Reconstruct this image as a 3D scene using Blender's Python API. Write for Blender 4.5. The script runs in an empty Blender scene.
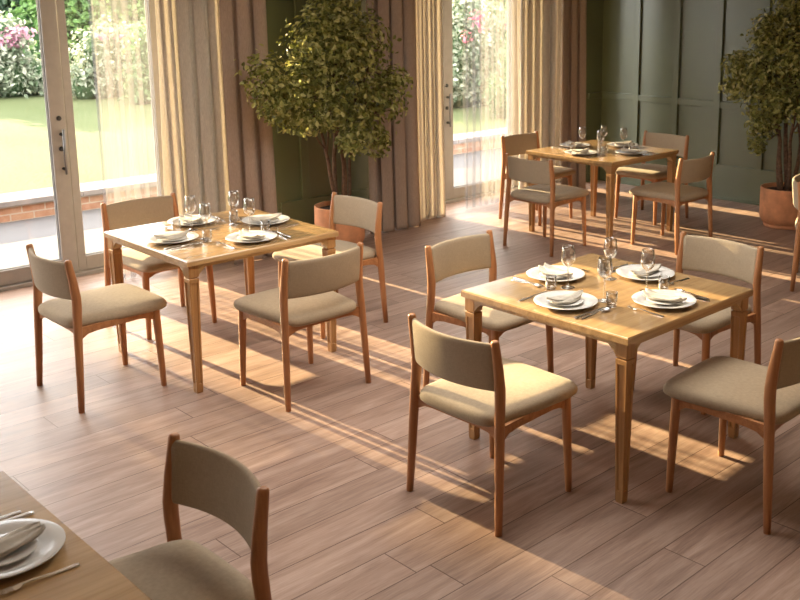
import bpy, bmesh, math, random
from mathutils import Vector, Matrix, noise as mnoise
S = bpy.context.scene
C = S.collection
PI = math.pi
R = math.radians

# ------------------------------------------------------------------ node helpers
def new_mat(name):
    m = bpy.data.materials.new(name); m.use_nodes = True
    nt = m.node_tree; nt.nodes.clear()
    out = nt.nodes.new('ShaderNodeOutputMaterial')
    return m, nt, out
def N(nt, t, **kw):
    n = nt.nodes.new(t)
    for k, v in kw.items():
        if k.startswith('i_'):
            n.inputs[k[2:].replace('_', ' ')].default_value = v
        else: setattr(n, k, v)
    return n
def L(nt, a, b): nt.links.new(a, b)
def MATH(nt, op, a, b=None):
    n = nt.nodes.new('ShaderNodeMath'); n.operation = op
    for i, v in enumerate((a, b)):
        if v is None: continue
        if isinstance(v, (int, float)): n.inputs[i].default_value = v
        else: L(nt, v, n.inputs[i])
    return n.outputs[0]
def RAMP(nt, fac, stops):
    r = nt.nodes.new('ShaderNodeValToRGB')
    el = r.color_ramp.elements
    while len(el) < len(stops): el.new(0.5)
    for e, (p, c) in zip(el, stops):
        e.position = p; e.color = (*c, 1)
    L(nt, fac, r.inputs[0])
    return r.outputs[0]
def MIXC(nt, fac, a, b, mode='MIX'):
    n = nt.nodes.new('ShaderNodeMix'); n.data_type = 'RGBA'; n.blend_type = mode
    for s, v in ((0, fac), (6, a), (7, b)):
        if isinstance(v, (int, float)): n.inputs[s].default_value = v
        elif isinstance(v, tuple): n.inputs[s].default_value = (*v, 1)
        else: L(nt, v, n.inputs[s])
    return n.outputs[2]
def COORD(nt, kind='Object', scale=(1, 1, 1)):
    tc = nt.nodes.new('ShaderNodeTexCoord'); mp = nt.nodes.new('ShaderNodeMapping')
    mp.inputs['Scale'].default_value = scale
    L(nt, tc.outputs[kind], mp.inputs[0])
    return mp.outputs[0]
def NOISE(nt, vec, scale, detail=4, rough=.55, dist=0):
    n = nt.nodes.new('ShaderNodeTexNoise')
    n.inputs['Scale'].default_value = scale; n.inputs['Detail'].default_value = detail
    n.inputs['Roughness'].default_value = rough; n.inputs['Distortion'].default_value = dist
    L(nt, vec, n.inputs['Vector'])
    return n.outputs[0]
def BSDF(nt, out, color, rough=.5, spec=.5, metal=0, bump=None, bstr=.2, bdist=.002, coat=0):
    b = nt.nodes.new('ShaderNodeBsdfPrincipled')
    if isinstance(color, tuple): b.inputs['Base Color'].default_value = (*color, 1)
    else: L(nt, color, b.inputs['Base Color'])
    if isinstance(rough, (int, float)): b.inputs['Roughness'].default_value = rough
    else: L(nt, rough, b.inputs['Roughness'])
    b.inputs['Specular IOR Level'].default_value = spec
    b.inputs['Metallic'].default_value = metal
    b.inputs['Coat Weight'].default_value = coat
    if bump is not None:
        bp = nt.nodes.new('ShaderNodeBump'); bp.inputs['Strength'].default_value = bstr
        bp.inputs['Distance'].default_value = bdist
        L(nt, bump, bp.inputs['Height']); L(nt, bp.outputs[0], b.inputs['Normal'])
    if out is not None: L(nt, b.outputs[0], out.inputs[0])
    return b
def plain(name, color, rough=.5, spec=.5, metal=0, var=.12, vscale=8, bump=0):
    m, nt, out = new_mat(name)
    v = COORD(nt); n = NOISE(nt, v, vscale, 5)
    lo = tuple(c * (1 - var) for c in color); hi = tuple(min(1, c * (1 + var)) for c in color)
    col = RAMP(nt, n, [(.3, lo), (.7, hi)])
    BSDF(nt, out, col, rough, spec, metal, bump=n if bump else None, bstr=bump, bdist=.004)
    return m
def wood(name, dark, light, axis, rough=.42):
    m, nt, out = new_mat(name)
    sc = [26, 26, 26]; sc['XYZ'.index(axis)] = 1.6
    v = COORD(nt, 'Object', tuple(sc))
    n1 = NOISE(nt, v, 1.0, 6, .6, .6)
    sc2 = [150, 150, 150]; sc2['XYZ'.index(axis)] = 6
    n2 = NOISE(nt, COORD(nt, 'Object', tuple(sc2)), 1.0, 3)
    mix = MATH(nt, 'ADD', MATH(nt, 'MULTIPLY', n1, .75), MATH(nt, 'MULTIPLY', n2, .25))
    col = RAMP(nt, mix, [(.32, dark), (.62, light)])
    b_ = BSDF(nt, out, col, rough, .5, bump=n2, bstr=.08, bdist=.001, coat=.8 if rough < .3 else 0)
    b_.inputs['Coat Roughness'].default_value = .2
    return m
def fabric(name, color):
    m, nt, out = new_mat(name)
    v = COORD(nt)
    a = NOISE(nt, COORD(nt, 'Object', (400, 60, 60)), 1, 2)
    b = NOISE(nt, COORD(nt, 'Object', (60, 60, 400)), 1, 2)
    w = MATH(nt, 'MULTIPLY', MATH(nt, 'ADD', a, b), .5)
    big = NOISE(nt, v, 6, 3)
    f = MATH(nt, 'ADD', MATH(nt, 'MULTIPLY', w, .8), MATH(nt, 'MULTIPLY', big, .2))
    col = RAMP(nt, f, [(.35, tuple(c * .86 for c in color)), (.65, tuple(c * 1.12 for c in color))])
    bs = BSDF(nt, out, col, .92, .2, bump=w, bstr=.35, bdist=.0015)
    bs.inputs['Sheen Weight'].default_value = .08
    bs.inputs['Sheen Roughness'].default_value = .4
    return m

M = {}
M['oak_x'] = wood('table oak', (.315, .182, .08), (.485, .305, .14), 'X', .22)
M['oak_z'] = wood('table leg oak', (.28, .13, .043), (.44, .23, .088), 'Z', .38)
M['beech_z'] = wood('chair beech', (.29, .11, .04), (.46, .205, .083), 'Z', .42)
M['beech_x'] = wood('chair rail beech', (.29, .11, .04), (.46, .205, .083), 'X', .42)
M['fabric'] = fabric('beige chair fabric', (.36, .28, .195))
M['china'] = plain('white china', (.66, .635, .61), .22, .5, 0, .03)
M['napkin'] = plain('linen napkin', (.50, .45, .385), .9, .2, 0, .12, 60, .15)
M['steel'] = plain('polished steel', (.72, .69, .66), .22, .5, 1, .05)
M['terracotta'] = plain('terracotta', (.62, .28, .14), .7, .3, 0, .28, 7, .15)
M['soil'] = plain('soil', (.06, .04, .028), .95, .2, 0, .5, 60, .8)
M['bark'] = plain('bark', (.13, .075, .045), .85, .25, 0, .45, 40, .5)
M['black'] = plain('black metal', (.02, .02, .02), .35, .5, 0, .1)
M['chrome'] = plain('door handle steel', (.22, .22, .23), .3, .5, 1, .05)
M['frame'] = plain('painted timber frame', (.31, .28, .26), .5, .4, 0, .06, 14)
M['gasket'] = plain('window gasket', (.16, .16, .18), .6, .3, 0, .1)
M['ceiling'] = plain('ceiling paint', (.84, .82, .79), .9, .2, 0, .02)
M['green'] = plain('green wall paint', (.078, .094, .046), .30, .85, 0, .08, 2.2)
M['plaster'] = plain('room plaster', (.66, .62, .56), .9, .2, 0, .04)

def leaf_mat(name, stops, transl=.35, rough=.45):
    m, nt, out = new_mat(name)
    g = nt.nodes.new('ShaderNodeNewGeometry')
    col = RAMP(nt, g.outputs['Random Per Island'], stops)
    b = BSDF(nt, None, col, rough, .5)
    t = nt.nodes.new('ShaderNodeBsdfTranslucent'); L(nt, col, t.inputs[0])
    mx = nt.nodes.new('ShaderNodeMixShader'); mx.inputs[0].default_value = transl
    L(nt, b.outputs[0], mx.inputs[1]); L(nt, t.outputs[0], mx.inputs[2]); L(nt, mx.outputs[0], out.inputs[0])
    return m
M['leaf'] = leaf_mat('ficus leaf', [(0, (.09, .10, .02)), (.4, (.24, .245, .055)), (.8, (.46, .44, .14)), (1, (.62, .58, .26))])
M['bush_a'] = leaf_mat('rhododendron leaf', [(0, (.075, .12, .06)), (.4, (.18, .225, .15)), (.8, (.34, .37, .29)), (1, (.5, .5, .42))])
M['bush_b'] = leaf_mat('shrub leaf', [(0, (.035, .085, .025)), (.5, (.08, .16, .06)), (.85, (.16, .25, .11)), (1, (.26, .33, .2))])
M['bush_c'] = leaf_mat('tree leaf dark', [(0, (.012, .035, .02)), (.6, (.035, .075, .04)), (1, (.07, .13, .05))])
M['bush_d'] = leaf_mat('tree leaf bright', [(0, (.05, .12, .025)), (.5, (.11, .22, .06)), (1, (.2, .32, .1))])
M['pink'] = leaf_mat('pink blossom', [(0, (.42, .16, .26)), (1, (.52, .32, .4))])
M['red'] = leaf_mat('crimson blossom', [(0, (.7, .07, .16)), (1, (.85, .25, .35))])
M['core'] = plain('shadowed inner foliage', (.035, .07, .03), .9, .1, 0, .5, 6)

def glass_mat():
    m, nt, out = new_mat('window glass')
    lw = nt.nodes.new('ShaderNodeLayerWeight'); lw.inputs[0].default_value = .5
    f = MATH(nt, 'ADD', .03, MATH(nt, 'MULTIPLY', MATH(nt, 'POWER', lw.outputs['Facing'], 5.0), .8))
    t = nt.nodes.new('ShaderNodeBsdfTransparent'); t.inputs[0].default_value = (.97, .98, .97, 1)
    g = nt.nodes.new('ShaderNodeBsdfGlossy'); g.inputs['Roughness'].default_value = .02
    mx = nt.nodes.new('ShaderNodeMixShader')
    L(nt, f, mx.inputs[0]); L(nt, t.outputs[0], mx.inputs[1]); L(nt, g.outputs[0], mx.inputs[2]); L(nt, mx.outputs[0], out.inputs[0])
    return m
M['glass'] = glass_mat()
def stem_glass():
    m, nt, out = new_mat('drinking glass')
    lw = nt.nodes.new('ShaderNodeLayerWeight'); lw.inputs[0].default_value = .5
    t = nt.nodes.new('ShaderNodeBsdfTransparent'); t.inputs[0].default_value = (.97, .96, .95, 1)
    m0 = nt.nodes.new('ShaderNodeBsdfGlossy'); m0.inputs['Roughness'].default_value = .05
    fac = RAMP(nt, lw.outputs['Facing'], [(.0, (.07,)*3), (.35, (.2,)*3), (.75, (.95,)*3)])
    m1 = nt.nodes.new('ShaderNodeMixShader'); L(nt, fac, m1.inputs[0])
    L(nt, t.outputs[0], m1.inputs[1]); L(nt, m0.outputs[0], m1.inputs[2]); L(nt, m1.outputs[0], out.inputs[0])
    return m
M['crystal'] = stem_glass()

def cloth(name, color, transp, transl):
    m, nt, out = new_mat(name)
    n = NOISE(nt, COORD(nt, 'Object', (250, 250, 30)), 1, 2)
    col = RAMP(nt, n, [(.3, tuple(c * .88 for c in color)), (.7, tuple(min(1, c * 1.1) for c in color))])
    d = nt.nodes.new('ShaderNodeBsdfDiffuse'); t = nt.nodes.new('ShaderNodeBsdfTranslucent')
    L(nt, col, d.inputs[0]); L(nt, col, t.inputs[0])
    mx = nt.nodes.new('ShaderNodeMixShader'); mx.inputs[0].default_value = transl
    L(nt, d.outputs[0], mx.inputs[1]); L(nt, t.outputs[0], mx.inputs[2])
    last = mx
    if transp:
        tr = nt.nodes.new('ShaderNodeBsdfTransparent'); m2 = nt.nodes.new('ShaderNodeMixShader')
        m2.inputs[0].default_value = transp
        L(nt, mx.outputs[0], m2.inputs[1]); L(nt, tr.outputs[0], m2.inputs[2]); last = m2
    L(nt, last.outputs[0], out.inputs[0])
    return m
M['drape'] = cloth('taupe drape cloth', (.43, .335, .275), 0, .10)
M['linen'] = cloth('cream linen curtain', (.66, .61, .54), .0, .34)
M['sheer'] = cloth('white voile', (.55, .53, .53), .87, .25)

# floor: boards along X, .187 wide
def floor_mat():
    m, nt, out = new_mat('oak floorboards')
    tc = nt.nodes.new('ShaderNodeTexCoord'); sp = nt.nodes.new('ShaderNodeSeparateXYZ')
    L(nt, tc.outputs['Object'], sp.inputs[0])
    yy = MATH(nt, 'ADD', MATH(nt, 'DIVIDE', sp.outputs[1], .187), 20.25)
    row = MATH(nt, 'FLOOR', yy); fy = MATH(nt, 'FRACT', yy)
    wn = nt.nodes.new('ShaderNodeTexWhiteNoise'); wn.noise_dimensions = '1D'; L(nt, row, wn.inputs['W'])
    xx = MATH(nt, 'ADD', MATH(nt, 'DIVIDE', sp.outputs[0], 2.1), MATH(nt, 'MULTIPLY', wn.outputs['Value'], 7.0))
    col_i = MATH(nt, 'FLOOR', xx); fx = MATH(nt, 'FRACT', xx)
    pid = MATH(nt, 'ADD', MATH(nt, 'MULTIPLY', row, 17.31), MATH(nt, 'MULTIPLY', col_i, 5.77))
    wn2 = nt.nodes.new('ShaderNodeTexWhiteNoise'); wn2.noise_dimensions = '1D'; L(nt, pid, wn2.inputs['W'])
    # grain
    cb = nt.nodes.new('ShaderNodeCombineXYZ')
    L(nt, MATH(nt, 'ADD', MATH(nt, 'MULTIPLY', sp.outputs[0], 1.5), MATH(nt, 'MULTIPLY', wn2.outputs['Value'], 60)), cb.inputs[0])
    L(nt, MATH(nt, 'MULTIPLY', sp.outputs[1], 15), cb.inputs[1])
    L(nt, MATH(nt, 'MULTIPLY', wn2.outputs['Value'], 31), cb.inputs[2])
    g1 = NOISE(nt, cb.outputs[0], 1.0, 6, .62, 1.0)
    cb2 = nt.nodes.new('ShaderNodeCombineXYZ')
    L(nt, MATH(nt, 'MULTIPLY', sp.outputs[0], 9), cb2.inputs[0]); L(nt, MATH(nt, 'MULTIPLY', sp.outputs[1], 160), cb2.inputs[1])
    g2 = NOISE(nt, cb2.outputs[0], 1.0, 3)
    f = MATH(nt, 'ADD', MATH(nt, 'MULTIPLY', g1, .7), MATH(nt, 'MULTIPLY', g2, .3))
    base = RAMP(nt, f, [(.28, (.18, .107, .08)), (.5, (.345, .228, .178)), (.72, (.49, .355, .29))])
    tone = RAMP(nt, wn2.outputs['Value'], [(0, (.82,)*3), (1, (1.1,)*3)])
    col = MIXC(nt, 1.0, base, tone, 'MULTIPLY')
    dy = MATH(nt, 'MULTIPLY', MATH(nt, 'MINIMUM', fy, MATH(nt, 'SUBTRACT', 1.0, fy)), .187)
    dx = MATH(nt, 'MULTIPLY', MATH(nt, 'MINIMUM', fx, MATH(nt, 'SUBTRACT', 1.0, fx)), 2.1)
    dd = MATH(nt, 'MINIMUM', dy, dx)
    gap = MATH(nt, 'LESS_THAN', dd, .0022)
    col = MIXC(nt, gap, col, (.115, .062, .042))
    h = MATH(nt, 'MINIMUM', MATH(nt, 'DIVIDE', dd, .004), 1.0)
    hh = MATH(nt, 'ADD', h, MATH(nt, 'MULTIPLY', g2, .12))
    rough = MATH(nt, 'ADD', .36, MATH(nt, 'MULTIPLY', g1, .18))
    BSDF(nt, out, col, rough, .38, bump=hh, bstr=.25, bdist=.002)
    return m
M['floor'] = floor_mat()
def brick_mat():
    m, nt, out = new_mat('red brick')
    tc = nt.nodes.new('ShaderNodeTexCoord'); sp = nt.nodes.new('ShaderNodeSeparateXYZ'); L(nt, tc.outputs['Object'], sp.inputs[0])
    cb = nt.nodes.new('ShaderNodeCombineXYZ'); L(nt, sp.outputs[0], cb.inputs[0]); L(nt, sp.outputs[2], cb.inputs[1])
    bt = nt.nodes.new('ShaderNodeTexBrick'); L(nt, cb.outputs[0], bt.inputs[0])
    bt.inputs['Scale'].default_value = 1; bt.inputs['Brick Width'].default_value = .23; bt.inputs['Row Height'].default_value = .075
    bt.inputs['Mortar Size'].default_value = .007; bt.inputs['Color1'].default_value = (.26, .09, .05, 1); bt.inputs['Color2'].default_value = (.33, .17, .11, 1)
    bt.inputs['Mortar'].default_value = (.34, .30, .27, 1); bt.inputs['Bias'].default_value = .1
    n = NOISE(nt, COORD(nt), 9, 4)
    c = MIXC(nt, .35, bt.outputs[0], RAMP(nt, n, [(.3, (.16, .08, .05)), (.7, (.40, .31, .26))]))
    BSDF(nt, out, c, .9, .2, bump=bt.outputs[1], bstr=-.4, bdist=.01)
    return m
M['brick'] = brick_mat()
M['coping'] = plain('stone coping', (.19, .17, .175), .85, .2, 0, .18, 5, .2)
M['patio'] = plain('patio paving', (.07, .067, .074), .8, .3, 0, .07, 2.5, .1)
def lawn_mat():
    m, nt, out = new_mat('mown lawn')
    a = NOISE(nt, COORD(nt, 'Object', (1, .35, 1)), .9, 4); b = NOISE(nt, COORD(nt), 22, 3)
    f = MATH(nt, 'ADD', MATH(nt, 'MULTIPLY', a, .6), MATH(nt, 'MULTIPLY', b, .4))
    col = RAMP(nt, f, [(.35, (.058, .075, .032)), (.65, (.082, .097, .048))])
    BSDF(nt, out, col, .95, .1, bump=b, bstr=.5, bdist=.03)
    return m
M['lawn'] = lawn_mat()
M['earth'] = plain('garden earth', (.25, .3, .16), .95, .1, 0, .2, .6)

# ------------------------------------------------------------------ mesh helpers
class MB:
    def __init__(s): s.v = []; s.f = []; s.smooth = []
    def add(s, vs, fs, smooth=False, mat=None):
        o = len(s.v)
        s.v += [tuple(mat @ Vector(p)) if mat is not None else tuple(p) for p in vs]
        for f in fs:
            s.f.append(tuple(o + i for i in f)); s.smooth.append(smooth)
    def box(s, x0, x1, y0, y1, z0, z1, mat=None):
        v = [(x0,y0,z0),(x1,y0,z0),(x1,y1,z0),(x0,y1,z0),(x0,y0,z1),(x1,y0,z1),(x1,y1,z1),(x0,y1,z1)]
        s.add(v, [(0,3,2,1),(4,5,6,7),(0,1,5,4),(1,2,6,5),(2,3,7,6),(3,0,4,7)], False, mat)
    def loft(s, rings, smooth=True, cap0=True, cap1=True, closed=True, mat=None):
        n = len(rings[0]); v = [p for r in rings for p in r]; f = []
        m = n if closed else n - 1
        for i in range(len(rings) - 1):
            for j in range(m):
                k = (j + 1) % n
                f.append((i*n+j, i*n+k, (i+1)*n+k, (i+1)*n+j))
        if cap0: f.append(tuple(range(n - 1, -1, -1)))
        if cap1: f.append(tuple((len(rings)-1)*n + j for j in range(n)))
        s.add(v, f, smooth, mat)
    def lathe(s, prof, n=32, c=(0, 0, 0), cap0=True, cap1=True):
        rings = [[(c[0] + r*math.cos(2*PI*j/n), c[1] + r*math.sin(2*PI*j/n), c[2] + z) for j in range(n)] for r, z in prof]
        s.loft(rings, True, cap0, cap1)
    def tube(s, pts, n=10, smooth=True):          # pts: (x,y,z,rx,ry) ellipses in horizontal planes, or frames along the path
        P = [Vector(p[:3]) for p in pts]; rings = []
        for i, p in enumerate(P):
            t = (P[min(i+1, len(P)-1)] - P[max(i-1, 0)]).normalized()
            a = Vector((1, 0, 0)) if abs(t.x) < .9 else Vector((0, 1, 0))
            b = t.cross(a).normalized(); a = b.cross(t).normalized()
            rx, ry = pts[i][3], pts[i][4] if len(pts[i]) > 4 else pts[i][3]
            rings.append([tuple(p + a*rx*math.cos(2*PI*j/n) + b*ry*math.sin(2*PI*j/n)) for j in range(n)])
        s.loft(rings, smooth)
    def build(s, name, mat, parent=None, bevel=0, seg=2, sub=0):
        me = bpy.data.meshes.new(name); me.from_pydata(s.v, [], s.f); me.update()
        me.polygons.foreach_set('use_smooth', s.smooth)
        bm = bmesh.new(); bm.from_mesh(me); bmesh.ops.recalc_face_normals(bm, faces=bm.faces); bm.to_mesh(me); bm.free()
        me.materials.append(mat)
        o = bpy.data.objects.new(name, me); C.objects.link(o)
        if parent: o.parent = parent
        if bevel:
            b = o.modifiers.new('bevel', 'BEVEL'); b.width = bevel; b.segments = seg; b.limit_method = 'ANGLE'; b.angle_limit = R(40)
            b.harden_normals = False
        if sub:
            q = o.modifiers.new('sub', 'SUBSURF'); q.levels = sub; q.render_levels = sub
        return o
def tag(o, label, cat, group=None):
    o['label'] = label; o['category'] = cat
    if group: o['group'] = group
    return o
def thing(name, label, cat, loc=(0, 0, 0), rz=0, group=None):
    o = bpy.data.objects.new(name, None); C.objects.link(o); o.empty_display_size = .1
    o.location = loc; o.rotation_euler = (0, 0, rz)
    return tag(o, label, cat, group)
def struct(o): o['kind'] = 'structure'; return o
def copy_tree(o, parent=None):
    c = o.copy(); C.objects.link(c)
    if parent is not None: c.parent = parent
    for ch in list(o.children): copy_tree(ch, c)
    return c
def fit(stops, t):
    for i in range(len(stops) - 1):
        a, b = stops[i], stops[i+1]
        if t <= b[0]:
            k = (t - a[0]) / (b[0] - a[0]); return tuple(x + (y - x)*k for x, y in zip(a[1:], b[1:]))
    return stops[-1][1:]

# ------------------------------------------------------------------ setting
WY = 7.22          # inner face of the window wall
GY = 7.55          # plane of the glazing
BX = 9.14          # back wall
X0, Y0 = -2.8, -3.4
H = 2.85
OP = [(-1.8, 4.62), (5.76, 8.78)]; OPH = 2.6

b = MB(); b.box(X0 - .2, BX + .2, Y0 - .2, WY + .5, -.12, 0); struct(b.build('floor', M['floor']))
SK = (2.3, 4.8, 2.6, 4.3)                       # added rooflight, out of view, gives soft top light over the tables
b = MB()
b.box(X0 - .2, SK[0], Y0 - .2, WY + .5, H, H + .15); b.box(SK[1], BX + .2, Y0 - .2, WY + .5, H, H + .15)
b.box(SK[0], SK[1], Y0 - .2, SK[2], H, H + .15); b.box(SK[0], SK[1], SK[3], WY + .5, H, H + .15)
struct(b.build('ceiling', M['ceiling']))
b = MB()
for x in (SK[0] + .03, (2*SK[0] + SK[1])/3, (SK[0] + 2*SK[1])/3, SK[1] - .03): b.box(x - .03, x + .03, SK[2], SK[3], H + .06, H + .15)
sk = struct(b.build('added_rooflight', M['frame']))  # frame bars of the added rooflight
b = MB(); b.box(SK[0], SK[1], SK[2], SK[3], H + .10, H + .11); b.build('glass_pane', M['glass'], sk)

def panels_along(b, axis, plane, sgn, a0, a1, marks, zr=((.355, .385), (.965, 1.035), (2.5, 2.58)), t=.028, w=.075):
    # raised stiles and rails; sgn = direction from the wall face into the room
    def bx(u0, u1, z0, z1, tt):
        p0, p1 = sorted((plane - sgn*.002, plane + sgn*tt))
        if axis == 'Y': b.box(p0, p1, u0, u1, z0, z1)
        else: b.box(u0, u1, p0, p1, z0, z1)
    for m_ in marks: bx(m_ - w/2, m_ + w/2, .37, 2.55, t)
    for z0, z1 in zr[1:]: bx(a0, a1, z0, z1, t - .003)
    bx(a0, a1, .0, .37, t - .005)

b = MB(); b.box(BX, BX + .2, Y0 - .2, WY + .5, 0, H)
panels_along(b, 'Y', BX, -1, Y0, WY, [6.72 - .525*i for i in range(20)])
struct(b.build('wall_back', M['green'], bevel=.004))
b = MB()
for x0, x1 in ((X0 - .2, OP[0][0]), (OP[0][1], OP[1][0]), (OP[1][1], BX)):
    b.box(x0, x1, WY, WY + .45, 0, H)
for x0, x1 in OP: b.box(x0, x1, WY, WY + .45, OPH, H)
panels_along(b, 'X', WY, -1, OP[0][1] + .1, OP[1][0] - .1, [4.98])
panels_along(b, 'X', WY, -1, OP[1][1] + .1, BX - .03, [])
panels_along(b, 'X', WY, -1, X0, OP[0][0], [X0 + .1, OP[0][0] - .1])
struct(b.build('wall_window', M['green'], bevel=.004))
b = MB(); b.box(BX - .036, BX - .001, Y0, WY, 0, .02); struct(b.build('baseboard_back', M['green']))
# plain walls out of the picture
b = MB()
b.box(X0 - .2, X0, Y0 - .2, WY + .5, 0, H)
struct(b.build('wall_left', M['plaster']))
b = MB(); b.box(X0 - .2, BX + .2, Y0 - .2, Y0, 0, H); struct(b.build('wall_right', M['plaster']))

# glazing: fixed lights and door leaves
def leaf(name, x0, x1, left, right, kind, z1=OPH, y=GY, handle=None, bot=.11):
    fr = MB(); d = .035
    fr.box(x0, x0 + left, y - d, y + d, .03, z1 - .05); fr.box(x1 - right, x1, y - d, y + d, .03, z1 - .05)
    fr.box(x0 + left, x1 - right, y - d, y + d, .03, .03 + bot); fr.box(x0 + left, x1 - right, y - d, y + d, z1 - .15, z1 - .05)
    o = struct(fr.build(name, M['frame'], bevel=.004))
    g = MB(); g.box(x0 + left, x1 - right, y - .006, y + .006, .03 + bot, z1 - .15); g.build('glass_pane', M['glass'], o)
    ga = MB(); e = .006
    for q in (-1, 1):
        yy = y + q*.012
        ga.box(x0 + left, x0 + left + e, yy - .004, yy + .004, .03 + bot, z1 - .15); ga.box(x1 - right - e, x1 - right, yy - .004, yy + .004, .03 + bot, z1 - .15)
        ga.box(x0 + left, x1 - right, yy - .004, yy + .004, .03 + bot, .03 + bot + e)
    ga.build('gasket', M['gasket'], o)
    if handle:
        hx = handle; yf = y - d
        h = MB(); h.tube([(hx, yf - .045, .80, .009), (hx, yf - .045, .97, .010), (hx, yf - .045, 1.14, .009)], 12); ho = h.build('handle', M['chrome'], o)
        for zz in (.84, 1.10):
            mm = MB(); mm.tube([(hx, yf - .045, zz, .011), (hx - .002, yf + .002, zz, .012), (hx - .002, yf + .006, zz, .018)], 12); mm.build('handle_mount', M['black'], ho)
        for zz in (.99, 1.22):
            mm = MB(); mm.tube([(hx - .006, yf - .010, zz, .017), (hx - .006, yf + .004, zz, .019)], 14); mm.build('lock', M['black'], o)
    return o
leaf('window_1', -1.76, .30, .08, .08, 'w')
leaf('window_6', .305, 1.42, .08, .08, 'w')
leaf('door_1', 1.425, 3.075, .09, .115, 'd', handle=3.03)
leaf('window_7', 3.08, 3.985, .06, .19, 'w')
leaf('window_2', 3.99, 4.58, .08, .08, 'w')
leaf('window_3', 5.80, 6.92, .08, .08, 'w')
leaf('door_2', 6.925, 8.09, .13, .155, 'd', handle=6.972)
leaf('window_4', 8.095, 8.74, .08, .08, 'w')
b = MB()
for x0, x1 in OP:
    b.box(x0, x0 + .04, GY - .06, GY + .06, 0, OPH); b.box(x1 - .04, x1, GY - .06, GY + .06, 0, OPH)
    b.box(x0 + .04, x1 - .04, GY - .06, GY + .06, OPH - .05, OPH); b.box(x0, x1, GY - .085, GY + .12, -.02, .028)
struct(b.build('trim_1', M['frame'], bevel=.003))
# ------------------------------------------------------------------ curtains
rng = random.Random(7)
def curtain(name, mat, x0, x1, y0, amp, period, label, cat, seed, flare=0.0, lean=0.0, ztop=2.78, per=8):
    r = random.Random(seed); n = max(24, int((x1 - x0)/period*per*2)); zs = [.003, .05, .12, .3, .6, 1.0, 1.5, 2.0, 2.4, ztop]
    ph = [r.uniform(0, 6.28) for _ in range(4)]
    v = []; f = []
    for z in zs:
        k = z/ztop; a = amp*(1 - .35*k)
        for i in range(n + 1):
            u = i/n; X = x0 + (x1 - x0)*u
            w = 2*PI*X/period + .8*math.sin(X*6.3 + ph[0]) + .25*math.sin(z*1.7 + ph[1])
            y = y0 + a*(math.sin(w) + .35*math.sin(2.1*w + ph[2])) 
            xx = X - .24*period*math.sin(2*w) + flare*(u - .5)*2*(1 - k)**2 + lean*(1 - k)
            y -= flare*.4*(1 - k)**3
            v.append((xx, y, z))
    for j in range(len(zs) - 1):
        for i in range(n): f.append((j*(n+1)+i, j*(n+1)+i+1, (j+1)*(n+1)+i+1, (j+1)*(n+1)+i))
    b = MB(); b.add(v, f, True); o = b.build(name, mat)
    s = o.modifiers.new('thick', 'SOLIDIFY'); s.thickness = .003; s.offset = 0
    return tag(o, label, cat)
drape = [
 ('curtain', M['drape'], 4.10, 4.47, 6.96, .050, .135, 'taupe drape gathered at the right side of the near glass door', 'curtain', 1, .015),
 ('curtain', M['drape'], 5.52, 6.08, 6.96, .055, .150, 'taupe drape at the left of the far glass door, beside the indoor tree', 'curtain', 2, .02),
 ('curtain', M['drape'], 8.12, 8.47, 6.96, .045, .130, 'taupe drape in the dark room corner behind the far table', 'curtain', 3, .015),
 ('linen_curtain', M['linen'], 3.64, 4.17, 7.09, .045, .125, 'cream linen curtain glowing between the near glass door and its taupe drape', 'curtain', 5, .0),
 ('linen_curtain', M['linen'], 6.10, 6.47, 7.07, .045, .120, 'cream linen curtain bunched left of the far glass door handle', 'curtain', 6, .0),
 ('linen_curtain', M['linen'], 7.60, 8.18, 7.09, .045, .120, 'cream linen curtain right of the far glass door beside the corner drape', 'curtain', 7, .0),
 ('sheer_curtain', M['sheer'], 3.13, 3.56, 7.135, .010, .17, 'translucent white sheer drawn across the near glass door', 'sheer curtain', 9, 0),
 ('sheer_curtain', M['sheer'], 6.84, 7.54, 7.135, .010, .17, 'translucent white sheer drawn across the far glass door', 'sheer curtain', 10, 0),
]
for d in drape: curtain(*d)

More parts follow.
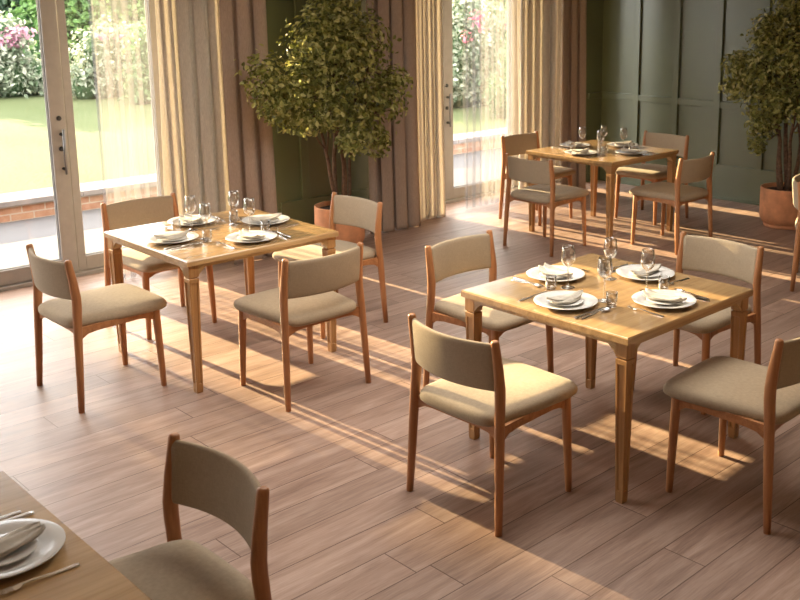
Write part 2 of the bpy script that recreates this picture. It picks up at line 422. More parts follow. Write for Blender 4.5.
# ------------------------------------------------------------------ chair
def chair(name, label):
    t = thing(name, label, 'chair')
    for s in (-1, 1):
        b = MB(); b.tube([(s*.230, .252, 0, .0145, .0145), (s*.227, .249, .12, .0175, .0175), (s*.221, .241, .36, .021, .021), (s*.219, .239, .445, .021, .021)], 12)
        b.build('leg', M['beech_z'], t, bevel=.003)
    for s in (-1, 1):
        pts = [(s*.268, -.226, 0, .0145, .0155), (s*.262, -.216, .18, .018, .019), (s*.252, -.203, .44, .0195, .0225), (s*.247, -.195, .55, .0195, .0245),
               (s*.2455, -.194, .60, .0205, .0245), (s*.2445, -.202, .68, .019, .022), (s*.2435, -.214, .76, .0175, .019), (s*.243, -.219, .796, .017, .018), (s*.243, -.2205, .804, .015, .016), (s*.243, -.221, .808, .009, .010)]
        b = MB(); b.tube(pts, 14); b.build('back_leg', M['beech_z'], t)
    # seat frame: rails with small curved brackets
    b = MB()
    def rail(p, q, z0, z1, th, bra):
        p = Vector(p); q = Vector(q); d = (q - p); ln = d.length; d.normalize(); n = Vector((-d.y, d.x))
        k = 9; prof = []
        for i in range(k + 1):
            u = i/k*ln; e = min(u, ln - u); zz = z0 - (bra*max(0, 1 - e/.075)**1.6)
            prof.append((u, zz))
        rings = []
        for u, zz in prof:
            c = p + d*u
            rings.append([(c.x + n.x*th, c.y + n.y*th, zz), (c.x - n.x*th, c.y - n.y*th, zz), (c.x - n.x*th, c.y - n.y*th, z1), (c.x + n.x*th, c.y + n.y*th, z1)])
        b.loft(rings, False)
    for s in (-1, 1): rail((s*.248, -.2), (s*.218, .235), .412, .446, .009, .035)
    rail((-.21, .24), (.21, .24), .416, .446, .009, .03); rail((-.24, -.195), (.24, -.195), .412, .446, .009, .03)
    b.build('seat_frame', M['beech_x'], t)
    # seat cushion
    def outline(ins, n=64):
        pts = []
        for i in range(n):
            a = 2*PI*i/n; ca, sa = math.cos(a), math.sin(a); e = .25
            x = math.copysign(abs(ca)**e, ca); y = math.copysign(abs(sa)**e, sa)
            hw = .243 + .018*(y + 1)/2 - (.012 if y < -.5 else 0)
            yy = y*.272 + .042 - (.012*(1 - x*x) if y < 0 else -.008*(1 - x*x))
            pts.append((x*(hw - ins), yy*(1 - ins/.272)))
        return pts
    rings = []
    for ins, z in ((.030, .438), (.010, .4405), (.002, .449), (0, .460), (.002, .473), (.009, .484), (.022, .4915), (.05, .496), (.10, .500), (.16, .502), (.22, .503)):
        rings.append([(x, y, z - .006*max(0, -y/.244)) for x, y in outline(ins)])
    b = MB(); b.loft(rings, True); b.build('seat', M['fabric'], t)
    # curved backrest
    nU = 22; rings = []
    for i in range(nU + 1):
        u = -1 + 2*i/nU; x = u*.2385; yb = -.056*(1 - u*u)
        slope = .112*u/.2385*1.0; nn = Vector((slope, -1)).normalized()   # towards the rear
        th = .0135; ring = []; z0, z1 = .592, .792
        e = .0
        prof = []
        for j in range(20):
            a = 2*PI*j/20; cc, ss = math.cos(a), math.sin(a)
            pz = math.copysign(abs(ss)**.22, ss); pt = math.copysign(abs(cc)**.75, cc)
            prof.append((pt*th, pz))
        for pt, pz in prof:
            z = (z0 + z1)/2 + pz*(z1 - z0)/2
            k = (z - .60)/.2; yc = -.197 - .019*max(0, k)**1.1
            ring.append((x + nn.x*pt, yc + yb + nn.y*pt, z))
        rings.append(ring)
    b = MB(); b.loft(rings, True); b.build('backrest', M['fabric'], t)
    return t

# ------------------------------------------------------------------ table
def table(name, label):
    t = thing(name, label, 'table'); h = .49
    b = MB()
    rings = []
    for ins, z in ((.010, .714), (.0, .7185), (0, .743), (.0035, .7485), (.006, .75)):
        a = h - ins; rings.append([(-a, -a, z), (a, -a, z), (a, a, z), (-a, a, z)])
    b.loft(rings, False); b.build('tabletop', M['oak_x'], t)
    b = MB(); q = h - .014; th = .022
    for k in range(4):
        m4 = Matrix.Rotation(k*PI/2, 4, 'Z')
        b.box(-q + .058, q - .058, -q + .002, -q + th, .698, .7145, m4)
        for s in (-1, 1):
            poly = []
            x0 = s*(q - .057); 
            pr = [(0, .7145), (0, .652)] + [(.046*a/6, .652 + .047*(a/6)**.75) for a in range(1, 7)] + [(.060, .7145)]
            fr = [(x0 - s*u, -q + .003, z) for u, z in pr]; bk = [(x0 - s*u, -q + .045, z) for u, z in pr]
            n = len(pr)
            b.add(fr + bk, [tuple(range(n)), tuple(range(2*n - 1, n - 1, -1))] + [(i, (i+1) % n, n + (i+1) % n, n + i) for i in range(n)], False, m4)
    b.build('apron', M['oak_x'], t)
    for sx in (-1, 1):
        for sy in (-1, 1):
            cx, cy = sx*(q - .029), sy*(q - .029)
            b = MB()
            def sq(a, z, dx=0, dy=0): return [(cx+dx-a, cy+dy-a, z), (cx+dx+a, cy+dy-a, z), (cx+dx+a, cy+dy+a, z), (cx+dx-a, cy+dy+a, z)]
            b.loft([sq(.029, .7145), sq(.029, .653), sq(.0275, .651)], False)
            b.loft([sq(.0225, .652), sq(.0225, .642)], False, False, False)
            b.loft([sq(.0225, .645), sq(.0275, .6435), sq(.0285, .642), sq(.0285, .640)], False, True, False)
            # tapered lower leg with sunk panels
            zt, zb = .640, .0; at, ab = .0285, .0185
            def A(z): return ab + (at - ab)*z/zt
            zz = [zt, zt - .018, zt - .021, .055, .052, .012, 0]
            for k in range(4):
                m4 = Matrix.Translation((cx, cy, 0)) @ Matrix.Rotation(k*PI/2, 4, 'Z')
                bo = .0085; dp = .005
                vs = []; 
                for z in zz:
                    a = A(z) if z > .001 else A(z) - .002
                    w = max(.004, a - bo); d = dp if .05 < z < zt - .019 and z not in (zz[1],) else 0
                    if z == .052: d = 0
                    vs += [(-a, -a, z), (-w, -a, z), (-w + dp*.7, -a + d, z), (w - dp*.7, -a + d, z), (w, -a, z), (a, -a, z)]
                fs = []
                for i in range(len(zz) - 1):
                    for j in range(5): fs.append((i*6+j, i*6+j+1, (i+1)*6+j+1, (i+1)*6+j))
                b.add(vs, fs, False, m4)
            b.add(sq(ab - .002, 0), [(3, 2, 1, 0)])
            b.build('leg', M['oak_z'], t)
    return t

# ------------------------------------------------------------------ place setting
def dinner_plate(): 
    b = MB(); b.lathe([(.0001, .004), (.075, .004), (.078, 0), (.084, 0), (.088, .004), (.112, .011), (.143, .0185), (.145, .0205), (.1435, .0215), (.112, .0145), (.092, .0075), (.086, .0065), (.0001, .0065)], 48, cap0=False, cap1=False)
    return b.build('dinner_plate', M['china'])
def side_plate():
    b = MB(); b.lathe([(.0001, .004), (.042, .004), (.044, 0), (.049, 0), (.052, .003), (.078, .0095), (.080, .0108), (.0788, .0118), (.06, .0082), (.052, .0065), (.0001, .0065)], 40, cap0=False, cap1=False)
    return b.build('side_plate', M['china'])
def napkin():
    b = MB()
    def petal(ln, wd, rot, z0, lift, off):
        nu, nv = 18, 8; top = []; bot = []
        for i in range(nu + 1):
            s = -1 + 2*i/nu; w = wd*(max(0, 1 - abs(s)**2.3))**.75 + .003
            for j in range(nv + 1):
                q = -1 + 2*j/nv
                z = z0 + lift*abs(s)**2.6 + .006*(1 - q*q)*(1 - .6*abs(s)) + .0035*math.sin(3.3*s + 4*q)
                x = q*w + off; y = s*ln/2
                top.append((x*math.cos(rot) - y*math.sin(rot), x*math.sin(rot) + y*math.cos(rot), z))
                bot.append((x*math.cos(rot) - y*math.sin(rot), x*math.sin(rot) + y*math.cos(rot), z - .004 - .005*(1 - q*q)*(1 - abs(s))))
        n = len(top); W = nv + 1; fs = []
        for i in range(nu):
            for j in range(nv):
                a = i*W + j; fs.append((a, a+1, a+W+1, a+W)); fs.append((n+a, n+a+W, n+a+W+1, n+a+1))
        for i in range(nu): fs += [(i*W, (i+1)*W, n+(i+1)*W, n+i*W), (i*W+nv, n+i*W+nv, n+(i+1)*W+nv, (i+1)*W+nv)]
        for j in range(nv): fs += [(j, n+j, n+j+1, j+1), (nu*W+j, nu*W+j+1, n+nu*W+j+1, n+nu*W+j)]
        b.add(top + bot, fs, True)
    petal(.215, .040, R(8), .0155, .014, .003); petal(.205, .031, R(-8), .020, .017, -.005)
    return b.build('napkin', M['napkin'])
def holder(name):
    o = bpy.data.objects.new(name, None); C.objects.link(o); o.empty_display_size = .03; return o
def wine_glass():
    b = MB(); t = .0011
    outer = [(.0335, 0), (.034, .0012), (.020, .004), (.006, .009), (.0042, .02), (.0038, .06), (.0042, .092), (.008, .103), (.0205, .112), (.0300, .125), (.0345, .144), (.0343, .160), (.0308, .184), (.0275, .204)]
    inner = [(.0266, .2042), (.0299, .184), (.0334, .160), (.0336, .144), (.0290, .1258), (.019, .1138), (.006, .108), (.0001, .1065)]
    t = holder('wine_glass')
    b.lathe(outer[7:] + inner + [(.0001, .1035)], 28, cap0=False, cap1=False); b.build('bowl', M['crystal'], t)
    b = MB(); b.lathe(outer[3:8], 20, cap0=False, cap1=False); b.build('stem', M['crystal'], t)
    b = MB(); b.lathe([(.0001, 0)] + outer[:4], 28, cap0=False, cap1=False); b.build('foot', M['crystal'], t)
    return t
def tumbler():
    b = MB(); b.lathe([(.0001, 0), (.0235, 0), (.0255, .002), (.0258, .008), (.0262, .066), (.0256, .067), (.0245, .066), (.0240, .014), (.022, .011), (.0001, .010)], 28, cap0=False, cap1=False)
    return b.build('tumbler', M['crystal'])
def ribbon(b, st):
    b.loft([[(-w, y, z), (w, y, z), (w*.8, y, z + t), (-w*.8, y, z + t)] for y, w, z, t in st], False)
def fork():
    t = holder('fork')
    b = MB(); ribbon(b, [(-.095, .005, .001, .0025), (-.085, .0065, .001, .003), (-.03, .0045, .003, .003), (.02, .003, .008, .003), (.035, .0035, .008, .0025)]); b.build('handle', M['steel'], t)
    b = MB(); ribbon(b, [(.035, .0035, .008, .0025), (.045, .009, .006, .002), (.055, .0105, .005, .002), (.06, .0105, .005, .002)])
    for k in range(4):
        x = -.0087 + k*.0058
        b.loft([[(x - w, y, z), (x + w, y, z), (x + w, y, z + .0017), (x - w, y, z + .0017)] for y, w, z in ((.059, .0017, .005), (.08, .0015, .005), (.095, .0007, .009))], False)
    b.build('tines', M['steel'], t); return t
def knife():
    t = holder('knife')
    b = MB(); ribbon(b, [(-.105, .006, .001, .004), (-.095, .008, .001, .006), (-.02, .006, .001, .006), (-.005, .005, .0012, .005)]); b.build('handle', M['steel'], t)
    b = MB(); ribbon(b, [(-.005, .005, .0014, .0045), (.0, .008, .0018, .0022), (.06, .0095, .0018, .002), (.09, .008, .0018, .0018), (.107, .002, .0018, .0014)]); b.build('blade', M['steel'], t); return t
def spoon():
    t = holder('spoon')
    b = MB(); ribbon(b, [(-.095, .005, .001, .0025), (-.085, .0065, .001, .003), (-.03, .0045, .003, .003), (.025, .003, .009, .003), (.042, .003, .0065, .002)]); b.build('handle', M['steel'], t)
    nu, nr = 20, 5; rings = []; b = MB()
    for top in (1, 0):
        rr = range(nr, 0, -1) if top == 0 else range(1, nr + 1)
        for k in rr:
            q = k/nr
            rings.append([(.0185*q*math.cos(2*PI*j/nu), .067 + .028*q*math.sin(2*PI*j/nu), .001 + .008*q*q + (.0015 if top else 0)) for j in range(nu)])
    b.loft(rings, True); b.build('bowl', M['steel'], t); return t
PROTO = {}
TZ = .7502
TOPS = {}
def dup_one(kind, fn, label, cat, group, M4):
    if kind not in PROTO: o = PROTO[kind] = fn()
    else: o = copy_tree(PROTO[kind])
    o.matrix_world = M4
    return tag(o, label, cat, group)
def place(tx, ty, k, where, tname, tkey, seed, glass=True):
    """one place setting; k: 0 diner at -Y facing +Y, 1 diner at +X, 2 diner at +Y, 3 diner at -X"""
    r = random.Random(seed)
    base = Matrix.Translation((tx, ty, TZ)) @ Matrix.Rotation(k*PI/2, 4, 'Z')
    def put(x, y, z, rz, jit=1):
        return base @ Matrix.Translation((x + r.uniform(-.004, .004)*jit, y + r.uniform(-.004, .004)*jit, z)) @ Matrix.Rotation(rz, 4, 'Z')
    g = lambda s: s + ' on the ' + tkey
    w = where + ' on ' + tname
    y0 = -.315
    dup_one('dp', dinner_plate, 'large white dinner plate, ' + w, 'plate', g('dinner plates'), put(.01, y0, 0, 0, 0))
    dup_one('sp', side_plate, 'small white plate under napkin, ' + w, 'plate', g('small plates'), put(.01, y0, .0068, 0, 0))
    dup_one('nk', napkin, 'folded beige napkin, ' + w, 'napkin', g('napkins'), put(.01, y0, .0085, r.uniform(-.1, .1), 0))
    if glass:
        dup_one('wg', wine_glass, 'clear stemmed wine glass, ' + w, 'wine glass', g('wine glasses'), put(.105, -.155, 0, 0))
        dup_one('tb', tumbler, 'clear water tumbler, ' + w, 'tumbler', g('tumblers'), put(.18, -.195, 0, 0))
    dup_one('fk', fork, 'steel fork left of plate, ' + w, 'fork', g('forks'), put(-.165, y0 - .02, 0, r.uniform(-.05, .05)))
    dup_one('kn', knife, 'steel knife beside plate, ' + w, 'knife', g('knives'), put(.172, y0 - .03, 0, r.uniform(-.04, .04), .3))
    dup_one('sn', spoon, 'steel spoon outside knife, ' + w, 'spoon', g('spoons'), put(.200, y0 - .02, 0, r.uniform(-.04, .04), .3))

# ------------------------------------------------------------------ tables, chairs, settings
T = [  # centre, name for labels, key for groups
 (2.973, 5.178, 'table by near glass door', 'left table'),
 (3.618, 2.800, 'nearest full table at right', 'right table'),
 (7.063, 5.559, 'far table by green wall', 'far table'),
 (.437, 2.43, 'cropped table at bottom left', 'foreground table')]
tl = ['square oak dining table standing by the near glass door at left', 'square oak dining table closest to the camera at right, set for four',
      'square oak dining table farthest away, near the green panelled wall', 'oak table corner cropped by the bottom left of the view']
tab0 = table('dining_table', tl[0]); tab0['group'] = 'square oak dining tables'; tab0.location = (T[0][0], T[0][1], 0)
for i in (1, 2, 3):
    o = copy_tree(tab0); o.location = (T[i][0], T[i][1], 0); o['label'] = tl[i]
SIDE = ['near-right', 'far-right', 'far-left', 'near-left']
offs = {0: (.012, -.78), 1: (.802, .018), 2: (.0, .801), 3: (-.785, .004)}
extra = {(1, 2): (.075, .06), (1, 1): (.03, .02), (2, 3): (.0, -.02), (2, 0): (.02, .02)}
rots = {0: 1.2, 1: 0, 2: .6, 3: 0.2}
proto_chair = None
def put_chair(x, y, rz, label, group):
    global proto_chair
    if proto_chair is None: o = proto_chair = chair('dining_chair', label)
    else: o = copy_tree(proto_chair)
    o.location = (x, y, 0); o.rotation_euler = (0, 0, rz); o['label'] = label; o['category'] = 'chair'; o['group'] = group
for i in (0, 1, 2):
    tx, ty, tn, tk = T[i]
    for k in range(4):
        dx, dy = offs[k]; ex = extra.get((i, k), (0, 0))
        put_chair(tx + dx + ex[0], ty + dy + ex[1], k*PI/2 + R(rots[k] + (2 if (i, k) in ((1, 2), (1, 0)) else 0)),
                  'beige fabric oak chair on %s side of %s' % (SIDE[k], tn), 'beige dining chairs around the oak tables')
        place(tx, ty, k, SIDE[k], tn, tk, i*10 + k)
put_chair(1.118, 2.43, PI/2, 'oak dining chair with beige fabric in the foreground, cropped by the bottom edge', 'beige dining chairs around the oak tables')
put_chair(6.872, 3.27, R(205), 'oak dining chair almost wholly cut off by the right edge of the view', 'beige dining chairs around the oak tables')
place(T[3][0], T[3][1], 1, 'near edge', T[3][2], T[3][3], 40, glass=False)

# ------------------------------------------------------------------ potted trees
def leaves(blobs, count, size, seed, reject=None, b=None):
    r = random.Random(seed); b = b or MB()
    vol = [max(.0005, (q[3]*q[4] + q[4]*q[5] + q[3]*q[5])) for q in blobs]; tot = sum(vol)
    for q, vv in zip(blobs, vol):
        for _ in range(int(count*vv/tot)):
            d = Vector((r.gauss(0, 1), r.gauss(0, 1), r.gauss(0, 1))).normalized()
            rad = r.random()**.42*(1 + .12*r.gauss(0, 1))
            p = Vector((q[0] + d.x*q[3]*rad, q[1] + d.y*q[4]*rad, q[2] + d.z*q[5]*rad))
            if reject and reject(p): continue
            n = (d + Vector((r.uniform(-.9, .9), r.uniform(-.9, .9), r.uniform(-.3, 1.1)))).normalized()
            a = n.orthogonal().normalized(); a = (Matrix.Rotation(r.uniform(0, 6.28), 3, n) @ a)
            c = n.cross(a); ln = size*r.uniform(.65, 1.25); w = ln*.27
            cup = n*ln*.08
            v = [p - a*ln*.5, p - a*ln*.12 + c*w + cup, p + a*ln*.2 + c*w*.8 + cup, p + a*ln*.5 - n*ln*.1, p + a*ln*.2 - c*w*.8 + cup, p - a*ln*.12 - c*w + cup]
            b.add([tuple(x) for x in v], [(0, 1, 2, 3), (0, 3, 4, 5)], False)
    return b
def potted_tree(name, label, px, py, blobs, stems, count, seed, rad, hgt, reject=None):
    t = thing(name, label, 'potted tree', (px, py, 0), 0, 'indoor trees in terracotta pots')
    b = MB(); h = hgt
    b.lathe([(.0001, 0), (rad*.80, 0), (rad*.82, .006), (rad*.82, .028), (rad*.80, .034), (rad*.90, .046), (rad*.985, .09), (rad, .16), (rad, h - .008), (rad*.985, h), (rad*.93, h), (rad*.915, h - .01), (rad*.91, h - .05), (.0001, h - .05)], 56, cap0=False, cap1=False)
    b.build('pot', M['terracotta'], t)
    b = MB(); b.lathe([(rad*.908, h - .05), (rad*.9, h - .038), (rad*.5, h - .03), (.0001, h - .026)], 40, cap0=True, cap1=False); b.build('soil', M['soil'], t)
    r = random.Random(seed)
    for st in stems:
        b = MB(); (x0, y0), rest, r0 = st
        P = [Vector((x0, y0, h - .06))] + [Vector(p) for p in rest]
        # smooth path
        pts = []
        for i in range(len(P) - 1):
            for k in range(5):
                u = k/5; p = P[i].lerp(P[i+1], u); tt = (i + u)/(len(P) - 1)
                pts.append((p.x + .008*math.sin(9*p.z + x0*40), p.y + .008*math.cos(8*p.z + y0*40), p.z, r0*(1 - .72*tt)))
        pts.append((*P[-1], r0*.25)); b.tube(pts, 9)
        # side twigs towards the crown
        for k in range(5):
            i = r.randrange(len(pts)//3, len(pts)); q = Vector(pts[i][:3]); bl = r.choice(blobs)
            e = q.lerp(Vector(bl[:3]), .8)
            if reject and reject(e): continue
            m_ = q.lerp(e, .5) + Vector((0, 0, -.02))
            b.tube([(*q, pts[i][3]*.6), (*m_, pts[i][3]*.42), (*e, .003)], 6)
        b.build('stem', M['bark'], t)
    lb = leaves(blobs, count, .052, seed, reject); lb.build('foliage', M['leaf'], t)
    return t
P1 = (5.01, 6.76)
def rej1(p):
    X, Y = p.x + P1[0], p.y + P1[1]
    return Y > 7.12 or ((X < 4.62 or X > 5.38) and Y > 6.86)
def B1(X, z, rx, rz, Y=6.62, ry=.24): return (X - .17 - P1[0], Y - P1[1], z, rx, ry, rz)
bl1 = [B1(5.15, 1.55, .40, .36, 6.66, .30), B1(5.12, 1.95, .27, .30, 6.68, .26), B1(5.35, 1.75, .30, .28), B1(4.92, 1.72, .30, .28), B1(4.78, 1.42, .26, .22), B1(4.40, 1.48, .19, .26, 6.56, .2), B1(4.5, 1.32, .2, .2, 6.54, .2),
       B1(4.56, 1.27, .20, .18, 6.6, .2), B1(5.5, 1.28, .24, .22, 6.58), B1(5.66, 1.40, .16, .15, 6.6, .18), B1(5.1, 1.22, .34, .20), B1(5.17, .93, .15, .13, 6.55, .14), B1(5.5, .88, .11, .15, 6.6, .1), B1(5.35, 1.02, .24, .16, 6.6, .16), B1(5.16, 2.2, .2, .2, 6.68, .2), B1(4.8, 1.12, .2, .12)]
st1 = [((-.03, .0), [(-.10, -.02, .75), (-.20, -.03, 1.05), (-.42, -.1, 1.4)], .020), ((.01, .03), [(-.03, .02, .8), (0, 0, 1.2), (.10, -.04, 1.9)], .024),
       ((.05, -.01), [(.04, -.03, .8), (.10, -.03, 1.15), (.32, -.10, 1.6)], .021), ((.02, -.05), [(.0, -.06, .7), (-.05, -.08, 1.1), (-.05, -.06, 1.7)], .019), ((.09, .01), [(.12, -.02, .75), (.22, -.06, 1.0), (.45, -.14, 1.25)], .017)]
potted_tree('potted_tree', 'leafy indoor tree in a terracotta pot between the two pairs of curtains', P1[0], P1[1], bl1, st1, 8200, 11, .212, .375, rej1)
P2 = (8.45, 4.47)
def B2(Y, z, ry, rz, X=8.3, rx=.24): return (X - P2[0], Y + .05 - P2[1], z, rx, ry, rz)
def rej2(p): return p.x + P2[0] > 9.05
bl2 = [B2(4.40, 1.62, .38, .40, 8.4, .34), B2(4.32, 2.02, .30, .30, 8.4, .3), B2(4.66, 1.42, .26, .24), B2(4.86, 1.48, .19, .17, 8.3, .2), B2(4.9, 1.27, .15, .13, 8.3, .16), B2(4.55, 1.15, .26, .18), B2(4.62, .95, .17, .16, 8.3, .16), B2(4.66, .76, .10, .10, 8.3, .1), B2(4.25, 1.2, .35, .22, 8.4, .3), B2(4.58, 1.78, .2, .2), B2(4.1, 1.55, .34, .3, 8.45, .3), B2(4.35, 2.3, .2, .2, 8.42, .2)]
st2 = [((.0, .06), [(.0, .10, .8), (-.05, .15, 1.1), (-.10, .22, 1.5)], .024), ((.02, .0), [(.0, .03, .8), (-.03, .03, 1.2), (-.02, -.08, 1.9)], .026), ((-.04, .03), [(-.05, .05, .75), (-.1, .1, 1.1), (-.14, .36, 1.45)], .020),
       ((.04, -.06), [(.05, -.08, .75), (.05, -.12, 1.1), (.0, -.3, 1.55)], .022), ((-.02, -.04), [(-.05, -.04, .8), (-.08, -.1, 1.1), (-.05, -.2, 1.7)], .02)]
potted_tree('potted_tree', 'leafy indoor tree in a terracotta pot against the green wall at right', P2[0], P2[1], bl2, st2, 8200, 12, .232, .37, rej2)

# ------------------------------------------------------------------ outdoors
b = MB(); b.box(-30, 40, WY + .45, 10.32, -.25, -.09); struct(b.build('patio', M['patio']))
b = MB(); b.box(-30, 40, 10.62, 60, -.2, .10); struct(b.build('lawn', M['lawn']))
b = MB(); b.box(-60, 70, -50, 80, -.5, -.26); struct(b.build('ground', M['earth']))
t = thing('garden_wall', 'low red brick garden wall with stone coping beyond the patio', 'garden wall', (0, 10.25, -.09))
b = MB(); b.box(-20, 30, 0, .30, 0, .155); b.build('brickwork', M['brick'], t)
b = MB()
for i in range(56): b.box(-20 + i*.9, -20 + i*.9 + .893, -.03, .42, .155, .215)
b.build('coping', M['coping'], t, bevel=.008)

def bush(name, label, cat, x, y, blobs, leafm, count, size, seed, flowers=None, group=None):
    t = thing(name, label, cat, (x, y, .1), 0, group)
    r = random.Random(seed)
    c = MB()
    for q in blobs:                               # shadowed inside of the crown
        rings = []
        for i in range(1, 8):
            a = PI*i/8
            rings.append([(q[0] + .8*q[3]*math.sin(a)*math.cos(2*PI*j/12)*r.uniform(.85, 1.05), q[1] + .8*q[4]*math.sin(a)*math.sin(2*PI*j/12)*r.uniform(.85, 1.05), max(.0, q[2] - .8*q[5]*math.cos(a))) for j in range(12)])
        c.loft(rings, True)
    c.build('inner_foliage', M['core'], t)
    # clumps on the surface
    clumps = []
    for q in blobs:
        for _ in range(int(34*max(1, q[3]*q[5]/1.2))):
            d = Vector((r.gauss(0, 1), r.gauss(0, 1) - .35, r.gauss(0, 1) + .2)).normalized(); s = r.uniform(.22, .42)
            z = q[2] + d.z*q[5]*.9
            if z < .25: z = r.uniform(.05, .4)
            clumps.append((q[0] + d.x*q[3]*.9, q[1] + d.y*q[4]*.9, z, s, s, s*.8))
    f = leaves(clumps, count, size, seed, lambda p: p.z < .02); f.build('foliage', leafm, t)
    if flowers:
        fm, spots, n = flowers
        fb = leaves(spots, n, size*.9, seed + 1, lambda p: p.z < .02); fb.build('blossom', fm, t)
    return t
def mound(w, h, d, seed, n=5):
    r = random.Random(seed); out = [(0, 0, h*.45, w*.55, d*.6, h*.5)]
    for i in range(5): out.append((w*(-1 + .5*i), -.35*d, h*.16, w*.4, d*.4, h*.3))
    for i in range(n): out.append((r.uniform(-.75, .75)*w, r.uniform(-.4, .3)*d, h*r.uniform(.35, .68), w*r.uniform(.3, .45), d*.45, h*r.uniform(.28, .4)))
    return out
gb = 'garden shrubs at the end of the lawn'
def fl(mat, spots, n): return (mat, spots, n)
bush('rhododendron', 'pale grey-green rhododendron with a pink flower patch, left of the door post', 'shrub', 7.2, 22.3, mound(1.2, 1.75, 1.6, 1), M['bush_a'], 9500, .12, 21,
     fl(M['pink'], [(.3, -1.0, 1.15, .6, .3, .2), (.75, -1.0, 1.3, .35, .3, .14), (-.3, -1.0, 1.0, .4, .3, .16)], 420), gb)
bush('rhododendron', 'green rhododendron dotted with crimson blooms, right of the door post', 'shrub', 9.45, 20.4, mound(.8, 1.6, 1.0, 2), M['bush_a'], 7000, .11, 22,
     fl(M['red'], [(-.5, -.7, 1.25, .16, .2, .10), (-.1, -.7, 1.2, .14, .2, .10), (.35, -.7, 1.4, .14, .2, .08), (.6, -.7, 1.1, .1, .2, .08)], 60), gb)
bush('shrub', 'rounded green shrub low against the lawn behind the sheer of the near door', 'shrub', 9.75, 18.6, mound(.8, 1.5, .8, 3), M['bush_b'], 6000, .11, 23, None, gb)
bush('rhododendron', 'tall pale rhododendron with scattered red blooms seen through the far glass door', 'shrub', 13.5, 13.9, mound(1.2, 2.1, 1.0, 4), M['bush_a'], 8500, .11, 24,
     fl(M['red'], [(-.6, -.9, 1.6, .25, .2, .2), (.2, -.9, 1.5, .2, .2, .12), (-.8, -.7, 1.3, .15, .2, .12)], 60), gb)
bush('shrub', 'round mid-green shrub at the right of the far glass door', 'shrub', 12.75, 11.95, mound(.55, 1.45, .6, 5), M['bush_b'], 5000, .09, 25, None, gb)
gt = 'garden trees behind the shrubs'
def tree(label, x, y, w, h, m, seed, n=9000, size=.2):
    t = bush('garden_tree', label, 'tree', x, y, mound(w, h, w*.8, seed, 7), m, n, size, seed, None, gt)
    b = MB(); b.tube([(0, 0, 0, .2), (.05, 0, h*.3, .16), (0, 0, h*.6, .1)], 10); b.build('trunk', M['bark'], t)
tree('dark dense tree at the top left corner of the near glass door', 11.2, 31.4, 2.0, 5.0, M['bush_c'], 31, 9000, .26)
tree('bright green tree right of the door post above the shrubs', 12.6, 26.8, 2.3, 4.6, M['bush_d'], 32, 12000, .2)
tree('bright green tree above the shrubs in the far glass door', 17.0, 17.0, 2.6, 4.6, M['bush_d'], 34, 12000, .17)
def sun_blocker(x, seed, label):  # added tall trees, out of view, that stop the low sun at left
    t = thing('sun_block_poplar', label, 'tree', (x, 46 + 3.5*(k % 2), .1), 0, 'added unseen poplars that block the low sun')
    b = MB(); b.tube([(0, 0, 0, .3), (.05, 0, 5, .2), (0, 0, 10.5, .06)], 10); b.build('trunk', M['bark'], t)
    r = random.Random(seed); c = MB()
    c.loft([[(rr*math.cos(2*PI*j/14)*r.uniform(.9, 1.05), rr*math.sin(2*PI*j/14)*r.uniform(.9, 1.05), z) for j in range(14)] for rr, z in ((.9, .3), (1.5, 1.5), (1.75, 4), (1.7, 8), (1.5, 10.5), (.8, 11.7), (.1, 12.2))], True)
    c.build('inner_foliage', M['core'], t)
    cl = [(1.7*math.cos(a), 1.7*math.sin(a), z, .6, .6, .8) for a, z in [(r.uniform(0, 6.28), r.uniform(.5, 11)) for _ in range(90)]]
    leaves(cl, 2600, .4, seed).build('foliage', M['bush_c'], t)
for k in range(5): sun_blocker(-1.75 - 3.0*k, 60 + k, ['rightmost', 'second from right', 'middle', 'second from left', 'leftmost'][k] + ' of the added poplars blocking sun left of the view')
t = thing('hedge', 'long dark hedge running behind the garden shrubs', 'hedge', (14, 34, .1))
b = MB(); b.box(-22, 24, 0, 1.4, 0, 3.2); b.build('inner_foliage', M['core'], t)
cl = [(rng.uniform(-22, 24), -.1, rng.uniform(.2, 3.1), .7, .4, .5) for _ in range(220)]
leaves(cl, 6500, .34, 77, lambda p: p.z < .02).build('foliage', M['bush_c'], t)

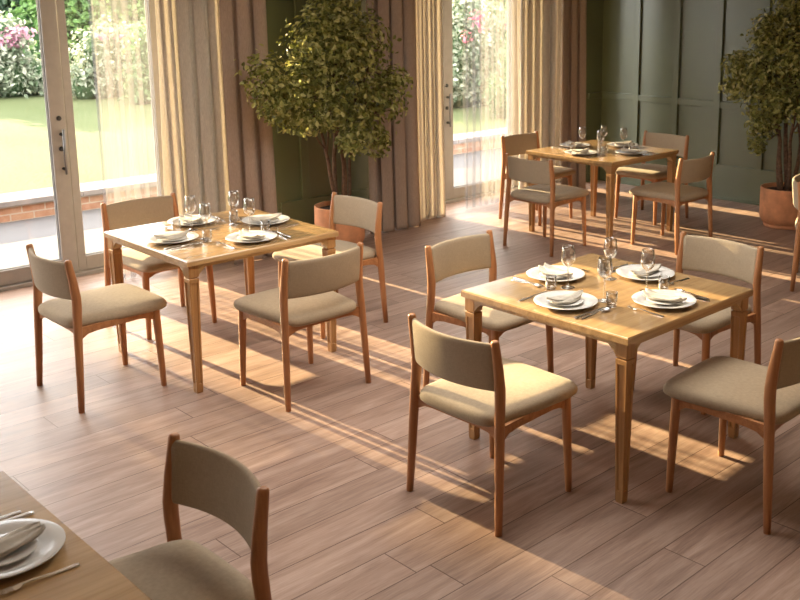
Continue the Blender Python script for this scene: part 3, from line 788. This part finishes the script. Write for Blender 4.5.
# ------------------------------------------------------------------ light
w = bpy.data.worlds.new('sky'); S.world = w; w.use_nodes = True
nt = w.node_tree; nt.nodes.clear()
out = nt.nodes.new('ShaderNodeOutputWorld'); bg = nt.nodes.new('ShaderNodeBackground')
tc = nt.nodes.new('ShaderNodeTexCoord'); sp = nt.nodes.new('ShaderNodeSeparateXYZ'); L(nt, tc.outputs['Generated'], sp.inputs[0])
col = RAMP(nt, sp.outputs[2], [(0, (.98, .95, .93)), (.25, (.95, .96, 1.0)), (.55, (1.0, .95, .89)), (1, (1.0, .94, .87))])
L(nt, col, bg.inputs[0]); bg.inputs[1].default_value = 3.4; L(nt, bg.outputs[0], out.inputs[0])
sun = bpy.data.lights.new('sun', 'SUN'); sun.energy = 12.5; sun.angle = R(.5); sun.color = (1, .77, .43)
so = bpy.data.objects.new('sun', sun); C.objects.link(so)
el = R(13.6); d = Vector((.055*math.cos(el), -math.cos(el), -math.sin(el))).normalized()
so.rotation_euler = d.to_track_quat('-Z', 'Y').to_euler(); so.location = (4, 20, 8)
def portal(name, loc, rot, sx, sy):
    l = bpy.data.lights.new(name, 'AREA'); l.shape = 'RECTANGLE'; l.size = sx; l.size_y = sy; l.cycles.is_portal = True
    o = bpy.data.objects.new(name, l); C.objects.link(o); o.location = loc; o.rotation_euler = rot
portal('window_portal', ((SK[0] + SK[1])/2, (SK[2] + SK[3])/2, H + .14), (0, 0, 0), SK[1] - SK[0], SK[3] - SK[2])  # sky portal in the added rooflight
for x0, x1 in OP: portal('window_portal', ((x0 + x1)/2, GY + .1, OPH/2), (R(-90), 0, 0), x1 - x0, OPH)

# ------------------------------------------------------------------ camera
cam = bpy.data.cameras.new('camera'); co = bpy.data.objects.new('camera', cam); C.objects.link(co)
cam.sensor_fit = 'HORIZONTAL'; cam.sensor_width = 36; cam.lens = 36*998.5/800
cam.shift_x = -95.2/800; cam.shift_y = -99.2/800
co.location = (0, 0, 2.104); co.rotation_euler = (PI/2 - .201, 0, -.796)
cam.clip_start = .05; cam.clip_end = 300
cam.dof.use_dof = True; cam.dof.focus_distance = 4.6; cam.dof.aperture_fstop = 7
S.camera = co
S.view_settings.view_transform = 'Standard'; S.view_settings.look = 'None'; S.view_settings.gamma = 1; S.view_settings.use_curve_mapping = False
S.view_settings.exposure = 1.6
